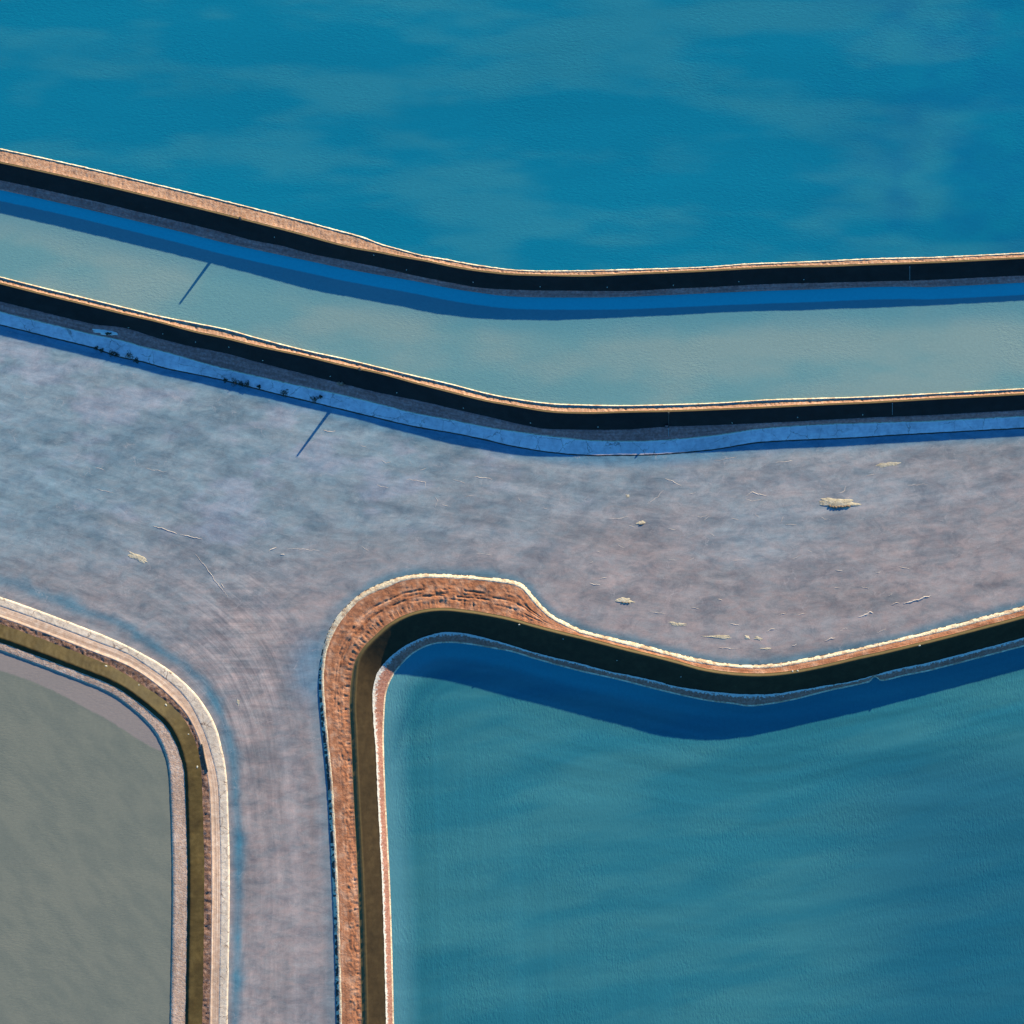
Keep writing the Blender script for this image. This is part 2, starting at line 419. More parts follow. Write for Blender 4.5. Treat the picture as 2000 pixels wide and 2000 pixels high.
# ------------------------------------------------------------------ traced lines (picture units)
A1 = [(684,455),(716,465),(744,476),(777,485),(821,497),(868,505),(914,514),(961,521),(1000,526),(1049,528),(1102,528),(1170,527),(1243,525),(1316,523),(1400,519),(1449,515),(1497,513),(1585,510),(1643,507),(1716,504),(1815,502)]
B1 = [(-1500,40),(-700,180),(-200,275),(100,337),(300,384),(480,428),(600,459),(647,472),(693,483),(740,491),(786,500),(833,508),(880,518),(926,526),(1000,534),(1073,536),(1146,537),(1219,534),(1292,531),(1365,528),(1473,522),(1546,519),(1619,518),(1692,515),(1815,511),(2000,502),(2400,480),(3500,420)]
D1 = [(441,455),(495,470),(550,480),(600,494),(670,508),(740,522),(810,538),(880,552),(938,562),(1000,566),(1122,568),(1243,568),(1292,565),(1400,560),(1497,555),(1619,552),(1741,549),(1815,547)]
E1 = [(367,455),(430,471),(506,488),(600,508),(670,523),(740,536),(810,548),(880,562),(938,571),(1000,578),(1146,580),(1219,579),(1292,576),(1400,571),(1497,567),(1595,564),(1692,560),(1765,559),(1815,560)]
F1 = [(271,455),(332,470),(397,484),(463,499),(528,513),(600,527),(670,543),(740,558),(810,573),(880,586),(949,594),(1000,600),(1073,604),(1219,604),(1400,600),(1522,594),(1643,587),(1815,584)]
A2 = [(183,585),(245,600),(310,616),(376,629),(441,642),(506,660),(600,684),(670,699),(740,716),(810,733),(880,749),(949,767),(1000,777),(1073,787),(1146,790),(1219,791),(1316,789),(1400,786),(1497,780),(1595,777),(1692,774),(1815,768)]
B2 = [(-1500,180),(-700,372),(-200,500),(60,567),(183,597),(245,612),(310,627),(376,645),(441,659),(506,675),(600,695),(670,712),(740,727),(810,746),(880,764),(949,781),(1000,790),(1073,802),(1146,805),(1219,803),(1316,801),(1400,798),(1497,794),(1595,789),(1692,785),(1815,778),(2000,768),(2400,745),(3500,690)]
D2 = [(183,634),(245,641),(310,661),(376,677),(441,690),(506,708),(600,732),(670,750),(740,767),(810,781),(880,797),(949,813),(1000,825),(1061,837),(1122,839),(1219,839),(1292,834),(1400,830),(1497,826),(1595,821),(1692,816),(1815,811)]
E2 = [(183,653),(234,663),(278,676),(332,689),(397,708),(463,725),(528,740),(600,756),(670,771),(740,788),(810,806),(880,819),(949,833),(1000,841),(1073,851),(1146,859),(1219,861),(1292,859),(1400,849),(1473,838),(1570,830),(1668,826),(1815,822)]
F2 = [(183,678),(234,696),(273,704),(332,720),(397,733),(463,748),(528,765),(600,782),(670,799),(740,816),(810,832),(880,844),(949,858),(1000,870),(1073,882),(1146,888),(1219,888),(1292,886),(1400,876),(1473,864),(1570,858),(1668,854),(1741,849),(1815,845)]
A3 = [(641,1542),(634,1468),(626,1388),(623,1319),(632,1261),(646,1224),(669,1192),(704,1160),(750,1137),(796,1124),(821,1121),(876,1122),(934,1126),(1000,1134),(1021,1141),(1037,1158),(1060,1185),(1083,1204),(1104,1215),(1138,1231),(1184,1243),(1230,1253),(1276,1265),(1322,1277),(1357,1285),(1400,1293),(1446,1299),(1492,1298),(1538,1293),(1584,1284),(1630,1275),(1676,1266),(1723,1255),(1769,1244),(1815,1232)]
A3b = [(651,1542),(640,1445),(634,1376),(633,1330),(639,1273),(650,1243),(671,1208),(706,1171),(752,1150),(796,1133),(842,1129),(876,1130),(934,1134),(1000,1143),(1014,1148),(1030,1163),(1051,1188),(1074,1208),(1104,1224),(1138,1240),(1184,1254),(1242,1267),(1299,1282),(1357,1295),(1400,1301),(1446,1305),(1492,1306),(1561,1297),(1630,1283),(1700,1267),(1769,1251),(1815,1241)]
B3 = [(715,3600),(715,2600),(702,1800),(690,1542),(686,1445),(683,1376),(686,1330),(694,1291),(711,1263),(736,1238),(761,1217),(796,1199),(830,1190),(865,1187),(911,1191),(957,1198),(1000,1207),(1046,1220),(1092,1232),(1138,1243),(1184,1255),(1230,1267),(1276,1278),(1322,1290),(1368,1303),(1400,1309),(1446,1314),(1492,1315),(1538,1311),(1584,1303),(1630,1293),(1676,1282),(1723,1272),(1769,1261),(1815,1250),(1950,1215),(2200,1150),(2700,1050),(3600,950)]
D3 = [(737,1542),(734,1468),(729,1399),(728,1353),(736,1317),(761,1284),(796,1259),(830,1244),(865,1235),(899,1236),(945,1245),(1000,1261),(1046,1275),(1092,1287),(1138,1297),(1184,1310),(1230,1319),(1276,1329),(1322,1341),(1368,1348),(1400,1352),(1458,1356),(1515,1355),(1561,1348),(1607,1340),(1653,1333),(1700,1321),(1746,1308),(1815,1294)]
E3 = [(752,1542),(749,1446),(750,1399),(754,1353),(764,1326),(782,1300),(807,1276),(842,1259),(876,1255),(922,1259),(968,1267),(1000,1273),(1046,1287),(1092,1300),(1138,1312),(1184,1322),(1230,1333),(1276,1345),(1322,1356),(1368,1366),(1400,1371),(1435,1375),(1460,1379),(1504,1375),(1561,1364),(1607,1352),(1653,1342),(1690,1334),(1700,1331),(1706,1322),(1713,1323),(1718,1329),(1769,1319),(1815,1310)]
A4 = [(184,1233),(203,1240),(234,1254),(255,1264),(282,1279),(305,1291),(332,1309),(350,1323),(376,1348),(394,1370),(412,1398),(423,1420),(430,1446),(437,1477),(443,1513),(445,1543)]
A4b = [(184,1251),(216,1263),(251,1277),(287,1300),(323,1325),(359,1357),(385,1400),(403,1441),(415,1480),(424,1515),(428,1543)]
T4 = [(184,1273),(234,1292),(269,1310),(305,1335),(341,1367),(367,1398),(388,1440),(402,1493),(411,1543)]
B4 = [(184,1287),(207,1296),(243,1316),(269,1332),(296,1350),(323,1368),(350,1393),(368,1418),(382,1450),(391,1486),(395,1543)]
C4 = [(-1600,950),(-800,1045),(-300,1150),(0,1245),(184,1314),(207,1323),(243,1341),(278,1366),(305,1388),(332,1414),(350,1446),(360,1475),(366,1504),(368,1543),(372,1700),(368,2000),(352,2600),(340,3600)]
D4 = [(184,1332),(207,1341),(234,1357),(260,1375),(287,1393),(310,1414),(332,1445),(346,1480),(353,1504),(357,1543)]
E4 = [(184,1340),(207,1350),(234,1366),(260,1386),(287,1411),(305,1434),(319,1462),(328,1491),(333,1543)]

# ------------------------------------------------------------------ dikes
LOOK = []          # (px, py, z) samples for standing things on the dikes
def build_dike(root, ax, stations, seed, amp):
    """stations: list of (offset array, z array, rows to the next, band, material key or None)."""
    P, N, s = ax.P, ax.N, ax.s
    rows = []; bands = []
    jit = lambda k, sc, a: (fbm(s / sc, np.full_like(s, k * 3.1 + seed * 17), k, 4) - .5) * 2 * a
    for i, st in enumerate(stations):
        o, z, nrow, band = st[:4]
        j = st[4] if len(st) > 4 else 0.0
        o = o + 0 * s
        if j: o = o + jit(i, 9.0, j) + jit(i + 3, 30.0, j * .25) + jit(i + 5, 5.0, j * .45)
        rows.append((o, z + 0 * s, nrow, band))
    cur = None
    out = {}
    for i in range(len(rows) - 1):
        o0, z0, nrow, band = rows[i]; o1, z1 = rows[i + 1][:2]
        for k in range(nrow + 1):
            if k == nrow and not (i == len(rows) - 2 or rows[i + 1][3] != band): continue
            t = k / nrow
            out.setdefault(band, []).append((o0 + (o1 - o0) * t, z0 + (z1 - z0) * t))
    for band, lst in out.items():
        O = np.array([a for a, _ in lst]).T; Zb = np.array([b for _, b in lst]).T
        PX = P[:, :1] + N[:, :1] * O; PY = P[:, 1:] + N[:, 1:] * O
        a = amp.get(band)
        wgt = np.sin(np.linspace(0, np.pi, O.shape[1])) ** .6 if O.shape[1] > 2 else np.zeros(O.shape[1])
        if a:
            for (sc, am) in a:
                Zb = Zb + (fbm(PX / sc, PY / sc, seed, 3) - .5) * 2 * am * wgt[None]
        acr = np.broadcast_to(np.linspace(0, 1, O.shape[1])[None], O.shape)
        if a and band in ('crest', 'verge'):                      # rills running down to the inner edge
            ss = np.broadcast_to(s[:, None], O.shape)
            r = vnoise(ss / 3.2, ss * 0 + O / 60, seed + 2) ** 2
            Zb = Zb - r * .10 * sstep(.55, .95, acr) * wgt[None]
            if seed < 3:                                          # side rills nibbling the inner edge
                q = np.abs(vnoise(ss / 6.0, ss * 0 + seed, seed + 4) - .5) * 2
                Zb = Zb - .16 * (1 - sstep(0, .22, q)) * sstep(.25, .7, acr) * wgt[None]
        if band == 'crest' and seed == 3:                         # clods, wheel ruts and side rills of the broad loop crest
            wide = sstep(10, 40, O[:, -1:] - O[:, :1])
            ss = np.broadcast_to(s[:, None], O.shape)
            calm = sstep(1330, 1480, PY) * sstep(.55, .35, acr) + .5 * sstep(.5, .7, vnoise(PX / 60, PY / 60, 6))
            clod = np.abs(fbm(PX / 8, PY / 8, 4, 3) - .5) * 3
            clod2 = fbm(PX / 5.2, PY / 5.2, 6, 2) - .5
            Zb = Zb + wide * wgt[None] * (1 - .8 * np.clip(calm, 0, 1)) * (.15 * (clod - .25) + .18 * clod2)
            for (c0, w0, d0, k) in ((.40, .020, .17, 1), (.50, .016, .13, 2), (.61, .022, .19, 3), (.70, .016, .14, 5)):
                cc = c0 + (fbm(ss / 70, ss * 0 + k, k) - .5) * .12
                on = sstep(.38, .55, vnoise(ss / 22, ss * 0 + k * 7, k))
                top = sstep(-.2, .2, PX / 400 - PY / 560 + .75)
                Zb = Zb - wide * 1.5 * d0 * on * np.exp(-((acr - cc) / w0) ** 2) * top
            rl = np.abs(vnoise(ss / 4.5, ss * 0 + O / 50, 3) - .5) * 2
            Zb = Zb - wide * .24 * (1 - sstep(0, .35, rl)) * sstep(.70, .86, acr) * wgt[None]
        X, Y = wpos(PX, PY, Zb)
        LOOK.append((PX.ravel(), PY.ravel(), Zb.ravel()))
        me = grid_mesh(band, X, Y, Zb, {'along': np.broadcast_to(s[:, None] * S, O.shape).ravel().copy(), 'across': acr.ravel().copy()})
        link(band, me, root['_m'][band], root['_e'])

ax1 = Axis(B1); oA, oD, oE, oF1 = ax1.offs(A1), ax1.offs(D1), ax1.offs(E1), ax1.offs(F1)
oA = np.minimum(oA, -7)
e1 = empty('earth_dike', W(1000, 540, R1), 'top dike bordering the bright teal pond, thin pale crest over a black slope', 'dike', 'dikes between the ponds')
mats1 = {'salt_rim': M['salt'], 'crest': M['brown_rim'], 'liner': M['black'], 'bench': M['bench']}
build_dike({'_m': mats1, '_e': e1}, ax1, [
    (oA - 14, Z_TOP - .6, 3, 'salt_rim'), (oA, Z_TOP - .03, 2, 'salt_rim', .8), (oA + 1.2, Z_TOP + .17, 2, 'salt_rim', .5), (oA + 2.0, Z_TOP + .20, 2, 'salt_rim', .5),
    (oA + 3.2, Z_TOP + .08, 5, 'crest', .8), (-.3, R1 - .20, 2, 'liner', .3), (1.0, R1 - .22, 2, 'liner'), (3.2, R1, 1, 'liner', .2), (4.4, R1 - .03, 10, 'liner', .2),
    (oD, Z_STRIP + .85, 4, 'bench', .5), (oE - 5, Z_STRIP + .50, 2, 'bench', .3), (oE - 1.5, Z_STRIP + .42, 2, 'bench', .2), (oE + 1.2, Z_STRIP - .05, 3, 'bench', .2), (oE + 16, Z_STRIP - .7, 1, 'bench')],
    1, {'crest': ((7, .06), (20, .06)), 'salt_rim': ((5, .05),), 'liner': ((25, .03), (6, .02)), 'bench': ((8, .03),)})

ax2 = Axis(B2); oA2, oD2, oE2, oF2 = ax2.offs(A2), ax2.offs(D2), ax2.offs(E2), ax2.offs(F2)
oA2 = np.minimum(oA2, -7)
e2 = empty('earth_dike', W(1000, 800, R2), 'second dike from the top, wide pale shaded shelf on its lower side', 'dike', 'dikes between the ponds')
mats2 = {'salt_rim': M['salt'], 'crest': M['brown_rim'], 'liner': M['black'], 'bench': M['bench'], 'salt_shelf': M['salt_flat'], 'wet_or_shaded_edge': M['mud_or_shade'], 'salt_line': M['salt']}
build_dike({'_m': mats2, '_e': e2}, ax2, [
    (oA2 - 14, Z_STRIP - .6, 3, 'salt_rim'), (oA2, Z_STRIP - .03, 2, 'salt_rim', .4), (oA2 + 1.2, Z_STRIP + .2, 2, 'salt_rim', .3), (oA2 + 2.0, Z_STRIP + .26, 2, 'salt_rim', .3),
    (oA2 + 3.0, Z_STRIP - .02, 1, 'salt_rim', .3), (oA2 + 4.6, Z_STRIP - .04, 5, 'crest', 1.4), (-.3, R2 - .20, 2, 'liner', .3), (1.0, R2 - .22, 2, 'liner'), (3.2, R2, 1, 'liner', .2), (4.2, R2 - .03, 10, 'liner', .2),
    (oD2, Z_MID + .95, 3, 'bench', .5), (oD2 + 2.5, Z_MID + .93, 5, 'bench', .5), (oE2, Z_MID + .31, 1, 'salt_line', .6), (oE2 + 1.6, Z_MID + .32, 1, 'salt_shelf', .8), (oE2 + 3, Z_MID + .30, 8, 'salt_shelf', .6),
    (oF2 - 1, Z_MID + .08, 2, 'salt_shelf', .5), (oF2, Z_MID + .07, 2, 'wet_or_shaded_edge', .5), (oF2 + 3.4, Z_MID - .02, 2, 'wet_or_shaded_edge', .9), (oF2 + 5, Z_MID - .3, 2, 'wet_or_shaded_edge'), (oF2 + 16, Z_MID - .8, 1, 'wet_or_shaded_edge')],
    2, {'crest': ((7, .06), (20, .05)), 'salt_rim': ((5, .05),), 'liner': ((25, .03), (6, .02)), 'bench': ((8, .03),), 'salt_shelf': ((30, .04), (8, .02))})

ax3 = Axis(B3); oA3, oA3b, oD3, oE3 = ax3.offs(A3), ax3.offs(A3b), ax3.offs(D3), ax3.offs(E3, sm=2)
oA3b = np.maximum(oA3b, oA3 + 5 + 6 * sstep(1270, 1350, ax3.P[:, 1]) * sstep(800, 730, ax3.P[:, 0])); oA3b = np.minimum(oA3b, -4); oA3b = np.where(oA3b > oA3, np.minimum(oA3b, oA3 + np.maximum(5, (oA3b - oA3) * .82)), oA3b)
arm = sstep(1270, 1350, ax3.P[:, 1]) * sstep(800, 730, ax3.P[:, 0])          # 1 along the left arm of the loop
oC3 = 6.0 + 5.0 * arm
e3 = empty('earth_dike', W(900, 1160, R3), 'looping dike with a broad red brown crest around the blue lower right pond', 'dike', 'dikes between the ponds')
mats3 = {'salt_rim': M['salt'], 'crest': M['brown'], 'liner': M['olive'], 'bench': M['bench_salted'], 'wet_or_shaded_edge': M['mud_or_shade'], 'salt_line': M['salt'], 'bed': M['bench_salted']}
d23 = oD3 - oC3
build_dike({'_m': mats3, '_e': e3}, ax3, [
    (oA3 - 14, Z_MID - .6, 3, 'salt_rim'), (oA3 - 1, Z_MID - .04, 2, 'wet_or_shaded_edge', .5), (oA3 + .6 + 4.6 * arm, Z_MID + .10 + .30 * arm, 2, 'salt_rim', .6), (oA3 + (oA3b - oA3) * (.45 + .2 * arm), Z_MID + .26 + .16 * arm, 3, 'salt_rim', .4), (oA3b - 1, Z_MID + .34 + .12 * arm, 2, 'salt_rim', .5),  # wide dark face on the arm: its shade put into the mud colour
    (oA3b + 1, Z_MID + .28 + .12 * arm, 34, 'crest', .8), (-.3, R3 - .24 - .18 * arm, 2, 'liner', .3), (1.0, R3 - .25 - .19 * arm, 2, 'liner'), (oC3 - 1, R3 - .01, 1, 'liner', .2), (oC3 + .5, R3 - .02, 16, 'liner', .2),
    (oD3 - 2, Z_RIGHT + .85, 1, 'liner', .4), (oD3, Z_RIGHT + .80, 6, 'bench', .8), (oE3 - 2.0, Z_RIGHT + .14, 2, 'salt_line', .4), (oE3 + .8, Z_RIGHT - .01, 1, 'bed', .3), (oE3 + 3, Z_RIGHT - .2, 2, 'bed'), (oE3 + 16, Z_RIGHT - .8, 1, 'bed')],
    3, {'crest': ((22, .10),), 'salt_rim': ((5, .05),), 'liner': ((30, .05), (6, .03)), 'bench': ((7, .05),)})

ax4 = Axis(C4); oA4, oA4b, oT4, oB4, oD4, oE4 = [ax4.offs(q, sm=14) for q in (A4, A4b, T4, B4, D4, E4)]
e4 = empty('earth_dike', W(300, 1400, R4), 'lower left corner dike with a pale track and olive lined slope', 'dike', 'dikes between the ponds')
mats4 = {'salt_rim': M['salt_shelf_road'], 'track': M['track'], 'verge': M['verge'], 'liner': M['olive_plain'], 'bench': M['bench_pale']}
build_dike({'_m': mats4, '_e': e4}, ax4, [
    (oA4 - 14, Z_MID - .6, 3, 'salt_rim'), (oA4, Z_MID - .04, 2, 'salt_rim', .5), (oA4 + 2, Z_MID + .24, 6, 'salt_rim', .5), (oA4b, Z_MID + .32, 1, 'salt_rim', .5), (oA4b + .8, Z_MID + .28, 6, 'track'),
    (oT4 - 3, Z_MID + .38, 2, 'track', .3), (oT4, Z_MID + .50, 2, 'track', .3), (oT4 + 2, Z_MID + .44, 4, 'verge', .5), (oB4, Z_MID + .36, 10, 'liner', 1.0), (-.4, R4 - .01, 1, 'liner', .2), (.8, R4 - .02, 4, 'liner', .2),
    (np.maximum(oD4 * .55, 5), Z_LEFT + .30, 3, 'bench', .8), (oD4, Z_LEFT + .26, 4, 'bench', .6), (oE4 - 1, Z_LEFT + .18, 2, 'bench', .4), (oE4 + 1.2, Z_LEFT - .06, 2, 'bench', .4), (oE4 + 16, Z_LEFT - .7, 1, 'bench')],
    4, {'verge': ((5, .22), (14, .10)), 'salt_rim': ((6, .04),), 'track': ((9, .03),), 'liner': ((25, .03), (6, .06)), 'bench': ((7, .03),)})

LX = np.concatenate([a for a, _, _ in LOOK]); LY = np.concatenate([b for _, b, _ in LOOK]); LZ = np.concatenate([c for _, _, c in LOOK])
def ground_z(px, py):
    d = (LX - px) ** 2 + (LY - py) ** 2
    i = np.argpartition(d, 4)[:4]
    return float(LZ[i].mean())

# ------------------------------------------------------------------ ponds
def line_of(ax, o): return np.c_[ax.P[:, 0] + ax.N[:, 0] * o, ax.P[:, 1] + ax.N[:, 1] * o]
def in_poly(px, py, poly):
    r = np.zeros(px.shape, bool)
    x0, y0 = poly[:, 0], poly[:, 1]; x1, y1 = np.roll(x0, -1), np.roll(y0, -1)
    for a, b, c, d in zip(x0, y0, x1, y1):
        if b == d: continue
        k = ((b > py) != (d > py)) & (px < (c - a) * (py - b) / (d - b) + a)
        r ^= k
    return r
def dist_to(px, py, L):
    L = L[::4]; out = np.empty(px.shape)
    for i in range(0, len(px), 4000):
        dx = px[i:i + 4000, None] - L[None, :, 0]; dy = py[i:i + 4000, None] - L[None, :, 1]
        out[i:i + 4000] = np.sqrt((dx * dx + dy * dy).min(1))
    return out
def axis_coords(step):
    return np.r_[np.arange(-1400, -40, 40.0), np.arange(-40, 2040, step), np.arange(2040, 3401, 40.0)]
GX = axis_coords(5.0); GY = axis_coords(5.0)
def pond(name, poly, z, tint, mat, label):
    xm = (GX[:-1] + GX[1:]) / 2; ym = (GY[:-1] + GY[1:]) / 2
    XM, YM = np.meshgrid(xm, ym, indexing='ij')
    keep = in_poly(XM.ravel(), YM.ravel(), poly).reshape(XM.shape)
    n, m = len(GX), len(GY)
    idx = np.arange(n * m).reshape(n, m)
    f = np.stack([idx[:-1, :-1], idx[:-1, 1:], idx[1:, 1:], idx[1:, :-1]], -1)[keep]
    used = np.unique(f); remap = np.full(n * m, -1); remap[used] = np.arange(len(used))
    PX, PY = np.meshgrid(GX, GY, indexing='ij'); px, py = PX.ravel()[used], PY.ravel()[used]
    x, y = wpos(px, py, z)
    tt = tint(px, py); at = {'tint': tt} if isinstance(tt, np.ndarray) else {'tint': tt[0], **tt[1]} if isinstance(tt[1], dict) else {'tint': tt[0], 'shelf': tt[1], 'shelf_on': tt[2]}
    me = raw_mesh(name, np.c_[x, y, np.full_like(x, z)], remap[f][:, ::-1], at)
    o = link(name, me, mat); tag(o, label, None, None, 'structure')
    return o
def lerp(a, b, t): return np.asarray(a)[None] * (1 - t[:, None]) + np.asarray(b)[None] * t[:, None]
def put(col, c, t): return col * (1 - t[:, None]) + np.atleast_2d(np.asarray(c)) * t[:, None]

top_in = line_of(ax1, oA + 4); strip_hi = line_of(ax1, oD); strip_lo = line_of(ax2, oA2 + 4)
mid_hi = line_of(ax2, oD2); mid_3 = line_of(ax3, oA3 + 4); right_in = line_of(ax3, oD3)
mid_4 = line_of(ax4, oA4 + 4); left_in = line_of(ax4, oD4)
w1 = line_of(ax1, oE); w1s = line_of(ax1, oF1); w2s = line_of(ax2, oF2); w3 = line_of(ax3, oA3); w3i = line_of(ax3, oE3); w4 = line_of(ax4, oA4); w4i = line_of(ax4, oE4)

# top pond
def tint_top(px, py):
    n = fbm(px / 260, py / 70, 1); n2 = fbm(px / 70, py / 40, 3)
    c = lerp((.003, .165, .265), (.022, .195, .270), sstep(.42, .70, n) * .8)
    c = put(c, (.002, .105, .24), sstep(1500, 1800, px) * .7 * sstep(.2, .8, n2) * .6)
    return c
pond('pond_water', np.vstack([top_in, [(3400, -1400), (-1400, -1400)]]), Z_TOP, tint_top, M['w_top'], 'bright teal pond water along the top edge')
# strip pond
def tint_strip(px, py):
    n = fbm(px / 320, py / 90, 2); n2 = fbm(px / 90, py / 60, 4)
    c = lerp((.130, .275, .290), (.205, .300, .290), sstep(.35, .65, n * .7 + n2 * .3))
    d = dist_to(px, py, w1); ds = dist_to(px, py, w1s)
    # side of the submerged shelf line: inside if nearer the bank than the shelf is wide
    width = np.interp(px, [200, 500, 800, 1100, 1500, 1815], [22, 24, 25, 25, 26, 25])
    deep = sstep(95, 45, d)
    c = put(c, (.07, .225, .28), deep * .6)
    return c, d - width, np.ones_like(d)
pond('pond_water', np.vstack([strip_hi, strip_lo[::-1]]), Z_STRIP, tint_strip, M['w_strip'], 'grey green strip of pond water between the two upper dikes')
# middle pond: streaks follow the stream lines of the basin
gs = 16.0
sx = np.arange(-500, 2500, gs); sy = np.arange(550, 2300, gs)
SX, SY = np.meshgrid(sx, sy, indexing='ij')
flat = (SX.ravel(), SY.ravel())
poly_mid = np.vstack([mid_hi, mid_3[::-1], mid_4[::-1]])
ins = in_poly(*flat, poly_mid).reshape(SX.shape)
dd = np.stack([dist_to(*flat, q) for q in (w2s, w3, w4)]).argmin(0).reshape(SX.shape)
psi = np.choose(dd, [1.0, 0.45, 0.0]).astype(float)
fix = psi.copy()
for _ in range(2500):
    p = psi.copy()
    p[1:-1, 1:-1] = (psi[2:, 1:-1] + psi[:-2, 1:-1] + psi[1:-1, 2:] + psi[1:-1, :-2]) / 4
    p[0] = p[1]; p[-1] = p[-2]; p[:, -1] = p[:, -2]
    psi = np.where(ins, p, fix)
def psi_at(px, py):
    fx = np.clip((px - sx[0]) / gs, 0, len(sx) - 1.001); fy = np.clip((py - sy[0]) / gs, 0, len(sy) - 1.001)
    i = fx.astype(int); j = fy.astype(int); u = fx - i; v = fy - j
    return psi[i, j] * (1 - u) * (1 - v) + psi[i + 1, j] * u * (1 - v) + psi[i, j + 1] * (1 - u) * v + psi[i + 1, j + 1] * u * v
def tint_mid(px, py):
    q = psi_at(px, py)
    al = (px + py) / 2
    st = fbm(al / 130, q * 26, 1, 5); st2 = fbm(al / 40, q * 60, 5, 4)
    big = fbm(px / 230, py / 120, 2); pat = fbm(px / 60, py / 32, 6)
    warm = sstep(780, 1250, py + (px - 1000) * .12 + (big - .5) * 300)
    c = lerp((.214, .278, .312), (.308, .260, .252), warm)
    c = c * (1 + (st - .5) * .45 + (st2 - .5) * .0)[:, None]
    c = put(c, c * np.array([.74, .79, .83]), sstep(.55, .62, pat) * .7)
    c = put(c, (.34, .335, .40), sstep(.55, .72, fbm(px / 90, py / 45, 7)) * .4 * sstep(.5, .3, warm))
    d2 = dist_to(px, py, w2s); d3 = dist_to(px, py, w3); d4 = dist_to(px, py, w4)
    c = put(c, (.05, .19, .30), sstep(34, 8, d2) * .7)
    wob = 1 + (fbm(px / 40, py / 40, 3) - .5) * .8
    onleft = sstep(900, 650, px) * sstep(1120, 1200, py)
    c = put(c, (.080, .175, .225), sstep(20 + 12 * onleft, 4, d3 * wob) * (.8 - .3 * onleft))
    blob = np.exp(-(((px - 610) / 40) ** 2 + ((py - 1310) / 60) ** 2))
    c = put(c, (.115, .215, .295), np.clip(blob * 1.0, 0, .7))
    ch = np.interp(py, [1200, 1330, 1450, 1543], [30, 26, 14, 16])
    c = put(c, (.055, .185, .255), np.exp(-((d4 * wob - ch) / (7 + 6 * fbm(px / 50, py / 50, 1))) ** 2) * (.35 + .8 * fbm(px / 45, py / 45, 5)))
    amt = .45 + .55 * sstep(30, 130, d3)
    fan = np.exp(-(((px - 470) / 130) ** 2 + ((py - 1270) / 190) ** 2))
    amt = np.clip(amt * (.75 + .6 * fan), 0, 1.2)
    return np.clip(c, .01, .7), {'flow_u': al, 'flow_v': q, 'flow_amt': amt, 'fan': np.clip(fan, 0, 1)}
pond('pond_water', poly_mid, Z_MID, tint_mid, M['w_mid'], 'streaked lavender grey pond water filling the middle of the picture')
# lower right pond
def tint_right(px, py):
    d = dist_to(px, py, w3i)
    n = fbm(px / 200 + py / 900, py / 45 + px / 230, 2); n2 = fbm(px / 90, py / 60, 5)
    c = lerp((.022, .154, .202), (.040, .182, .216), sstep(.25, .75, n))
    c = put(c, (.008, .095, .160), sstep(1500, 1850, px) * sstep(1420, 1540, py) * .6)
    left = sstep(960, 800, px)
    arcs = fbm(px / 220, d / 11, 7, 3) - .5                           # silt drawn out in arcs along the banks
    c = c * (1 + arcs * (.22 * sstep(330, 120, d) + .12))[:, None]
    c = put(c, (.105, .275, .330), sstep(60, 6, d) * left * .8)
    for (cx, cy, r, w, k) in ((960, 1500, 190, 7, .35), (965, 1490, 165, 5, .25), (985, 1530, 235, 12, .2)):
        rr = np.hypot(px - cx, (py - cy) * .95)
        c = put(c, (.012, .115, .175), np.exp(-((rr - r) / w) ** 2) * k * sstep(1050, 850, px) * sstep(cy, cy - 40, py))
    return c, d - 32, (.25 + .6 * sstep(1500, 1150, px)) * (1 - .92 * left * sstep(1270, 1330, py))
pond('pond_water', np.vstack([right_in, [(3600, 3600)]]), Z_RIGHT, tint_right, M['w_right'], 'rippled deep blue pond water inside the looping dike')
# lower left pond
EL = Axis([(-1400,1150),(0,1310),(184,1392),(216,1409),(251,1432),(287,1454),(314,1466),(420,1500)]).P
def tint_left(px, py):
    n = fbm(px / 60 + py / 60, (px - py) / 18, 3)
    line = np.interp(px, EL[:, 0], EL[:, 1])
    c = lerp((.172, .178, .148), (.198, .198, .160), sstep(.3, .7, n))
    return c, py - line, np.ones_like(px)
pond('pond_water', np.vstack([left_in, [(-1600, 3600)]]), Z_LEFT, tint_left, M['w_left'], 'olive grey pond water in the lower left corner')

# desert floor to the horizon
v = np.array([(-30000, -30000, -1.6), (30000, -30000, -1.6), (30000, 30000, -1.6), (-30000, 30000, -1.6)])
g = link('ground', raw_mesh('ground', v, np.array([[0, 1, 2, 3]])), M['desert']); tag(g, None, None, None, 'structure')

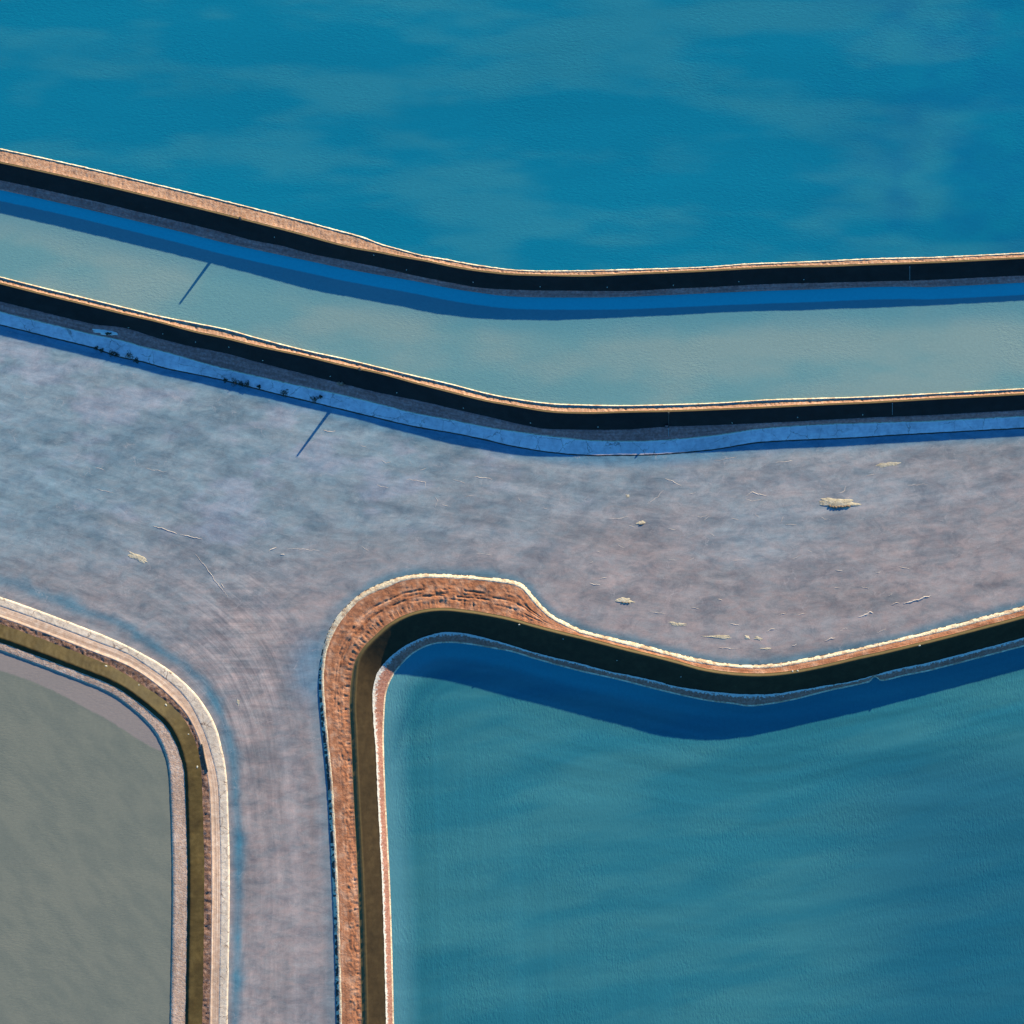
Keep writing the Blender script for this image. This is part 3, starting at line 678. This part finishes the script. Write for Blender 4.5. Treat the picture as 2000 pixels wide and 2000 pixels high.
# ------------------------------------------------------------------ salt islands and wrinkles in the middle pond
def blob_mesh(name, px, py, rx, ry, rot, h, seed, lean=0.0, z0=Z_MID, ragged=.5, rings=6, seg=48):
    r_ = np.random.default_rng(seed)
    ph = r_.random(12) * 6.28; am = r_.random(12) * ragged
    th = np.linspace(0, 2 * np.pi, seg, endpoint=False)
    out = 1 + sum(am[k] / (1 + k * .55) * np.sin((k + 2) * th + ph[k]) for k in range(10)) * .55
    out = out * (1 + ragged * 1.6 * (fbm(np.cos(th) * 3.5 + seed, np.sin(th) * 3.5, seed, 4) - .5))
    vv = []; ff = []
    c, s_ = math.cos(rot), math.sin(rot)
    for i in range(rings + 1):
        t = i / rings
        for j, a in enumerate(th):
            u = rx * out[j] * math.cos(a) * t; w = ry * out[j] * math.sin(a) * t + lean * ry * (1 - t)
            x, y = px + u * c - w * s_, py + u * s_ + w * c
            zz = z0 + h * (1 - t ** 2.2) * (.75 + .5 * float(fbm(np.array([x / 5]), np.array([y / 5]), seed)[0])) - (.08 if i == rings else 0)
            vv.append(W(x, y, zz))
    for i in range(rings):
        for j in range(seg):
            a = i * seg + j; b = i * seg + (j + 1) % seg
            ff.append((a, a + seg, b + seg, b))
    me = bpy.data.meshes.new(name); me.from_pydata([tuple(q) for q in vv], [], ff); me.update()
    return me
M['island'] = earth('island_salt', ((.36, .29, .20), (.50, .42, .31), (.60, .52, .41)), 1.6, .95, ((2.5, .10), (7, .04)))
islands = [
    (1634, 982, 38, 12, .02, .44, 11, .35, 'large ragged pale salt island with a brown lower edge, near the right side', True),
    (1220, 1173, 17, 6.5, .10, .28, 12, .4, 'oval tan salt patch above the narrow dike neck, right of the loop', True),
    (270, 1089, 22, 7, .40, .20, 13, .0, 'broken pale salt patch near the left side of the lavender pond', False),
    (1323, 1219, 20, 3.6, .06, .16, 14, .2, 'slim pale salt streak below and right of the oval tan patch', False),
    (1405, 1244, 29, 3.4, .07, .18, 15, .2, 'longest thin white salt bar, left of two white salt lumps', False),
    (1459, 1245, 6, 4.2, .5, .18, 16, .1, 'small round white salt lump at the end of the long salt bar', False),
    (1481, 1247, 9, 3.8, .22, .16, 17, .1, 'white wedge shaped salt lump, right of the small round one', False),
    (1496, 1267, 11, 2.4, .04, .14, 18, .2, 'short pale salt bar just above the lower right dike', False),
    (1252, 1021, 9, 3.8, -.1, .22, 19, .3, 'small salt clump with a brown pit in the middle pond', True),
    (1735, 907, 24, 5, -.08, .07, 20, .0, 'low pinkish salt patch near the upper right of the lavender pond', False),
    (1226, 969, 5, 3, 0, .10, 21, .0, 'tiny cream salt dot left of the salt clump', False),
    (465, 1372, 3.0, 6, -.25, .14, 22, .0, 'single upright salt sliver in the channel beside the lower left dike', False),
]
for (px, py, rx, ry, rot, h, sd, lean, lab, pit) in islands:
    root = empty('salt_island', W(px, py, Z_MID), lab, 'salt patch', 'salt patches in the lavender pond')
    link('crust', blob_mesh('crust', px, py, rx, ry, rot, h * .38, sd, lean), M['island'], root)
    if pit:
        n = 7 if rx > 30 else 3
        mb = []
        for k in range(n):
            a = (k + .5) / n * 2 - 1
            bx = px + a * rx * .55 + rx * .12; by = py + ry * (.72 - .25 * a * a) + random.uniform(-1, 1)
            mb.append((bx, by, random.uniform(.10, .16) * rx if rx > 30 else rx * .22, ry * .22))
        vs_, fs_ = [], []
        for k, q in enumerate(mb):
            me = blob_mesh('b', q[0], q[1], q[2], q[3], 0, .22 if rx > 30 else .12, 40 + k, 0, Z_MID + .06, .5, 3, 14)
            b0 = len(vs_); vs_ += [tuple(x.co) for x in me.vertices]; fs_ += [tuple(i + b0 for i in p.vertices) for p in me.polygons]
            bpy.data.meshes.remove(me)
        me = bpy.data.meshes.new('brown_edge'); me.from_pydata(vs_, [], fs_); me.update()
        link('brown_edge', me, M['crust_brown'], root)

def ridge_mesh(name, pts, width, h, seed):
    P = np.array(pts, float); d = np.r_[0, np.cumsum(np.hypot(*np.diff(P, axis=0).T))]
    n = max(6, int(d[-1] / 2.0)); s_ = np.linspace(0, d[-1], n)
    x = np.interp(s_, d, P[:, 0]); y = np.interp(s_, d, P[:, 1])
    y = y + (fbm(s_ / 6, np.full(n, seed * 1.7), seed) - .5) * 4.5; x = x + (fbm(s_ / 6, np.full(n, seed * 2.9), seed + 3) - .5) * 3.5
    t = np.gradient(np.c_[x, y], axis=0); t /= np.linalg.norm(t, axis=1)[:, None]
    w = width * (.35 + 1.1 * fbm(s_ / 5, np.full(n, seed + .3), seed + 1)) * np.sin(np.linspace(.25, np.pi - .25, n)) ** .5
    hh = h * (.3 + 1.2 * fbm(s_ / 7, np.full(n, seed + .9), seed + 2)) * np.sin(np.linspace(.2, np.pi - .2, n)) ** .5
    vv = []; ff = []
    for i in range(n):
        nx, ny = -t[i, 1], t[i, 0]
        for (a, zz) in ((-.5, -.05), (-.12, hh[i]), (.12, hh[i] * .9), (.5, -.05)):
            vv.append(tuple(W(x[i] + nx * a * w[i] * 2, y[i] + ny * a * w[i] * 2, Z_MID + zz)))
    for i in range(n - 1):
        for k in range(3):
            a = i * 4 + k; ff.append((a, a + 4, a + 5, a + 1))
    me = bpy.data.meshes.new(name); me.from_pydata(vv, [], ff); me.update(); return me
bold = [
    ([(1766,1178),(1790,1173),(1818,1163)], 3.4, .30, 'bold jagged salt ridge at the right edge of the lavender pond'),
    ([(1677,1206),(1700,1196),(1705,1198)], 3.2, .25, 'slanted pale salt ridge above the lower right dike, left of the jagged one'),
    ([(1742,1181),(1750,1177),(1756,1178)], 2.2, .22, 'short dark hooked salt wrinkle left of the bold jagged ridge'),
    ([(1498,1234),(1506,1229),(1514,1228)], 2.0, .22, 'short hooked salt wrinkle right of the white salt lumps'),
    ([(1612,1253),(1622,1247),(1632,1246)], 2.2, .22, 'small salt wrinkle hugging the blue rim of the lower right dike'),
    ([(300,1027),(325,1035),(345,1042)], 2.4, .16, 'orange flecked salt line on the left side of the lavender pond'),
    ([(352,1044),(375,1049),(395,1053)], 2.0, .12, 'pale dotted salt line continuing right of the orange flecked one'),
    ([(524,1078),(532,1072),(539,1069)], 3.0, .20, 'cream forked salt scrap left of centre in the lavender pond'),
    ([(548,1083),(556,1083)], 2.4, .18, 'small cream salt dash beside the forked salt scrap'),
    ([(380,1082),(400,1105),(428,1145),(445,1165)], 1.6, .10, 'long thin salt line curving down towards the lower channel'),
    ([(1457,968),(1470,961),(1485,966),(1497,968)], 2.6, .10, 'crumpled cluster of white salt wrinkles left of the large island'),
    ([(1635,965),(1648,960),(1652,950)], 2.2, .12, 'white salt wrinkle just above the large salt island'),
    ([(1298,935),(1315,940),(1330,948)], 2.2, .08, 'white salt wrinkle on the blue grey water below the second dike bend'),
    ([(925,931),(945,934),(962,936)], 2.2, .08, 'pinkish white salt dash under the second dike'),
    ([(632,839),(640,843),(655,843)], 2.0, .08, 'pink flecked salt dash beside the pole shadow'),
]
for k, (pts, w_, h_, lab) in enumerate(bold):
    o = link('salt_ridge', ridge_mesh('salt_ridge', pts, w_ * .72, h_ * .5, k + 3), M['wrinkle']); tag(o, lab, 'salt ridge', 'salt wrinkles in the lavender pond')
fine = [
    [(1265,983),(1285,970),(1296,957)], [(1345,965),(1358,962)], [(1394,900),(1420,896),(1440,892)], [(1515,903),(1550,901)],
    [(1770,948),(1790,947),(1812,946)], [(1360,1009),(1372,1010),(1385,1005)], [(1375,1015),(1390,1008)], [(1428,1013),(1442,1015)],
    [(1475,1006),(1483,1010)], [(1524,1020),(1530,1008)], [(1532,1026),(1556,1024)], [(1305,1033),(1320,1036)], [(1388,1042),(1396,1047)],
    [(1546,1092),(1562,1085)], [(1578,1075),(1584,1077)], [(1304,1093),(1324,1095)], [(1343,1096),(1356,1089)], [(1432,1095),(1455,1093)],
    [(1402,1170),(1412,1172)], [(1350,1187),(1364,1189)], [(1270,1196),(1300,1199)], [(1426,1219),(1444,1221)], [(1522,1200),(1536,1198)],
    [(1556,1202),(1576,1196)], [(1632,1115),(1645,1114)], [(1755,1108),(1776,1111)], [(1710,1120),(1720,1118)], [(1630,1148),(1640,1146)],
    [(1682,1147),(1698,1149)], [(1735,1165),(1742,1160)], [(1547,1262),(1556,1258)], [(1402,1265),(1440,1268)], [(1712,1236),(1730,1228)],
    [(1640,1232),(1655,1226)], [(820,918),(835,914)], [(850,970),(855,978),(850,990)], [(735,948),(758,954)], [(704,870),(716,874)],
    [(745,898),(752,904),(764,902)], [(795,936),(830,942),(832,954)], [(885,936),(908,944)], [(908,970),(925,967)], [(864,986),(874,988)],
    [(1012,972),(1018,980)], [(1060,992),(1068,994)], [(1190,1012),(1208,1014),(1228,1008)], [(1206,1062),(1220,1070)], [(930,1080),(960,1084)],
    [(706,1068),(720,1076)], [(1600,1012),(1622,1016)], [(1690,930),(1712,926)], [(1455,975),(1468,979),(1490,975)], [(1650,972),(1664,970)], [(1240,1030),(1228,1026)], [(1150,1140),(1172,1142)], [(1170,1130),(1185,1128)], [(258,1080),(248,1074)], [(186,912),(205,918)], [(190,956),(220,962)], [(285,915),(325,922)], [(560,1072),(590,1073),(625,1075)],
    [(430,1140),(438,1148)], [(1150,1102),(1158,1096)], [(1165,1078),(1172,1078)], [(1700,1262),(1712,1258)],
]
for k, pts in enumerate(fine):
    o = link('salt_wrinkle', ridge_mesh('salt_wrinkle', pts, 1.0 if k % 3 else 1.3, .03 if pts[0][1] < 1100 else .06, k + 31), M['wrinkle'])
    ax_, ay_ = pts[0]
    spot = ('on the blue grey water left of the loop' if ax_ < 690 else 'between the second dike and the top of the loop' if ax_ < 1010
            else 'just above the lower right dike' if ay_ > 1160 else 'around the large salt island' if ax_ > 1500 and ay_ < 1050
            else 'in the pinkish water at the right' if ay_ > 1050 else 'under the bend of the second dike')
    tag(o, 'hair thin pale salt wrinkle ' + spot, 'salt wrinkle', 'hair thin salt wrinkles ' + spot)

# ------------------------------------------------------------------ posts on the dike crests
def make_post(px, py, top_z, lab):
    z = ground_z(px, py) - .05
    b = W(px, py, z); root = empty('pole', b, lab, 'pole', 'poles on the dike crests')
    mb = MB().tube([b, b + Vector((0, 0, (top_z - z) * .5)), Vector((b.x, b.y, top_z))], [.30, .25, .19], 12)
    link('shaft', mb.mesh('shaft', True), M['wood'], root)
    link('footing', MB().tube([b - Vector((0, 0, .1)), b + Vector((0, 0, .22))], [.42, .36], 12).mesh('footing'), M['crust_brown'], root)
    link('cap', MB().tube([Vector((b.x, b.y, top_z)), Vector((b.x, b.y, top_z + .08))], .2, 12).mesh('cap'), M['iron'], root)
    return root
tl = math.tan(SUN_EL)
make_post(470, 427, Z_STRIP + tl * math.hypot(118, 161) * S, 'slim pole on the top dike casting a slanted shadow on the strip pond')
make_post(703, 721, Z_MID + tl * math.hypot(703 - 590, 721 - 893) * S, 'slim pole on the second dike casting a slanted shadow on the lavender pond')

# ------------------------------------------------------------------ pipes down the black slopes
def pipe(pts, r, mat, lab, flange=True):
    P3 = []
    for (a, b), (c, d) in zip(pts[:-1], pts[1:]):
        for t in np.linspace(0, 1, 6, endpoint=False): P3.append((a + (c - a) * t, b + (d - b) * t))
    P3.append(pts[-1])
    V3 = [W(a, b, ground_z(a, b) + r * .6) for a, b in P3]
    root = empty('drain_pipe', V3[0], lab, 'pipe')
    link('pipe', MB().tube(V3, r, 8).mesh('pipe', True), mat, root)
    if flange:
        d = (V3[1] - V3[0]).normalized() * .12
        link('flange', MB().tube([V3[0] - d, V3[0] + d], r * 1.9, 10).mesh('flange'), mat, root)
    return root
pipe([(1777, 521), (1777, 547)], .035, M['pvc'], 'thin pale pipe down the black slope of the top dike')
pipe([(1743, 788), (1743, 810)], .035, M['pvc'], 'thin pale pipe down the black slope of the second dike')
pipe([(1306, 806), (1306, 834)], .08, M['iron'], 'dark pipe down the second dike to a small outlet on the bench')
pipe([(1306, 838), (1306, 852)], .06, M['pvc'], 'short pale pipe stub crossing the bench below the outlet')
pipe([(394, 1453), (399, 1480), (405, 1507)], .16, M['iron'], 'black pipe lying along the track of the lower left dike', False)
b0 = W(1302, 833, ground_z(1302, 833)); ob = empty('outlet_box', b0, 'small dark outlet box at the foot of the second dike slope', 'outlet')
link('box', MB().box(b0 + Vector((0, 0, .2)), (.7, .6, .5)).mesh('box'), M['iron'], ob)
link('lid', MB().box(b0 + Vector((0, 0, .48)), (.5, .4, .06)).mesh('lid'), M['bench'], ob)

# ------------------------------------------------------------------ sandbags on the liners
def bag_mesh():
    vv, ff = [], []
    nu, nv = 10, 6
    for j in range(nv + 1):
        ph = math.pi * j / nv - math.pi / 2
        for i in range(nu):
            a = 2 * math.pi * i / nu
            sq = lambda c: math.copysign(abs(c) ** .6, c)
            vv.append((.26 * sq(math.cos(a)) * math.cos(ph), .17 * sq(math.sin(a)) * math.cos(ph), .10 * math.sin(ph)))
    for j in range(nv):
        for i in range(nu):
            a = j * nu + i; b = j * nu + (i + 1) % nu
            ff.append((a, b, b + nu, a + nu))
    me = bpy.data.meshes.new('sandbag'); me.from_pydata(vv, [], ff); me.update(); me.materials.append(M['bag']); return me
bagm = bag_mesh()
bags = [
    (207, 1301, 'pale sandbag on the olive liner of the lower left dike, nearest the left edge', 1.0),
    (271, 1338, 'tiny pale sandbag second from the left on the lower left olive liner', .6),
    (324, 1377, 'bright sandbag in the middle of the lower left olive liner', 1.0),
    (368, 1434, 'tiny sandbag below the middle one on the lower left olive liner', .6),
    (385, 1498, 'pale sandbag lowest on the lower left olive liner', 1.0),
    (756, 1296, 'grey round sandbag at the shaded foot of the loop, left side', 1.1),
    (1014, 1220, 'white sandbag on the black slope below the loop shoulder', .7),
    (1548, 1311, 'left of two white sandbags on the olive lip of the lower right dike', .8),
    (1558, 1310, 'right of two white sandbags on the olive lip of the lower right dike', .8),
    (1796, 1261, 'white sandbag on the lower right dike at the right edge', .8),
]
for k, (px, py, lab, sc) in enumerate(bags):
    o = bpy.data.objects.new('sandbag', bagm); C.objects.link(o)
    o.location = W(px, py, ground_z(px, py) + .09 * sc); o.scale = (sc,) * 3; o.rotation_euler = (0, 0, k * 1.1)
    tag(o, lab, 'sandbag', 'sandbags weighing down the liners')
specks = [(1055,560),(1186,561),(1315,557),(924,551),(1443,550),(1570,546),(794,527),(536,463),(600+130,498),(251,640),(318,652),(382,668),(447,678),(513,704),(645,735),(775,767),(905,797),(1036,826),(1168,834),(1558,815),(1685,810),(1430,826),(1100,1248),(1205,1290),(1330,1322)]
for k, (px, py) in enumerate(specks):
    o = bpy.data.objects.new('sandbag', bagm); C.objects.link(o)
    o.location = W(px, py, ground_z(px, py) + .07); o.scale = (.5,) * 3; o.rotation_euler = (0, 0, k * .7)
    where = 'top dike' if py < 570 else 'second dike' if py < 1000 else 'looping dike'
    tag(o, 'faint small sandbag on the black shaded slope of the ' + where, 'sandbag', 'faint sandbags on the black slope of the ' + where)

for (px, py, rx, ry, lab, nm, mt) in ((207, 648, 26, 7, 'ragged white salt blotch on the bench of the second dike, left edge', 'salt_blotch', 'salt_flat'),
                                      (212, 651, 8, 3, 'small dark pit in the white salt blotch at the left end of the second dike', 'dark_pit', 'leaf'),  # pit built as a raised dark lump
                                      (665, 749, 8, 5, 'reddish brown earth lump on the second dike bench above the pole shadow', 'earth_mound', 'verge')):
    o = link(nm, blob_mesh(nm, px, py, rx, ry, .18, .12 if nm == 'salt_blotch' else .35, px, 0, ground_z(px, py) + .02, .6), M[mt])
    tag(o, lab, nm.replace('_', ' '))

# ------------------------------------------------------------------ scrub at the edge of the pale shelf
def bush(px, py, r, h, seed, lab):
    r_ = random.Random(seed)
    z = ground_z(px, py); b = W(px, py, z)
    root = empty('scrub_bush', b, lab, 'bush', 'scrub bushes along the pale shelf')
    mb = MB()
    for k in range(int(90 + 60 * r)):
        a = r_.uniform(0, 6.28); q = r_.random() ** .6; lobe = 1 + .35 * math.sin(3 * a + seed)
        c = b + Vector((math.cos(a) * r * q * lobe, math.sin(a) * r * q * lobe, h * (.15 + .85 * r_.random() * (1 - q * q * .7))))
        u = Vector((r_.uniform(-1, 1), r_.uniform(-1, 1), r_.uniform(-.6, .6))).normalized(); w = u.orthogonal().normalized()
        l = r_.uniform(.07, .16)
        n = len(mb.v); mb.v += [c - u * l, c + w * l * .5, c + u * l, c - w * l * .5]; mb.f.append((n, n + 1, n + 2, n + 3))
    link('foliage', mb.mesh('foliage'), M['leaf'], root)
    st = MB()
    for k in range(4):
        a = k * 1.57 + seed; st.tube([b - Vector((0, 0, .05)), b + Vector((math.cos(a) * r * .5, math.sin(a) * r * .5, h * .6))], [.03, .012], 5)
    link('stem', st.mesh('stem'), M['twig'], root)
bushes = [
    (218, 690, .55, .5, 'dark scrub bush nearest the left edge of the pale shaded shelf'),
    (228, 693, .45, .4, 'small dark bush between the two leftmost shelf bushes'),
    (252, 694, .75, .7, 'tall dark bush standing out on the left end of the pale shelf'),
    (266, 704, .5, .4, 'low dark bush right of the tall one on the shelf edge'),
    (188, 680, .4, .4, 'dark tuft at the left edge of the picture on the shelf rim'),
    (198, 684, .4, .4, 'dark tuft second from the left edge on the shelf rim'),
    (440, 743, .4, .35, 'thin dark sprig left of the central shelf bushes'),
    (459, 747, .75, .6, 'round dark bush in the central clump on the pale shelf edge'),
    (471, 750, .5, .4, 'small dark bush in the middle of the central shelf clump'),
    (482, 751, .7, .6, 'dark bush at the right end of the central shelf clump'),
    (506, 755, .35, .3, 'tiny dark tuft right of the central shelf clump'),
    (556, 767, .75, .4, 'isolated flat black bush on the pale shelf, left of the pole shadow'),
    (614, 780, .7, .4, 'black bush with a crack running up from it, above the pole shadow'),
    (626, 775, .35, .25, 'tiny dark tuft on the crack above the pole shadow'),
]
for k, (px, py, r, h, lab) in enumerate(bushes): bush(px, py, r, h, k + 1, lab)
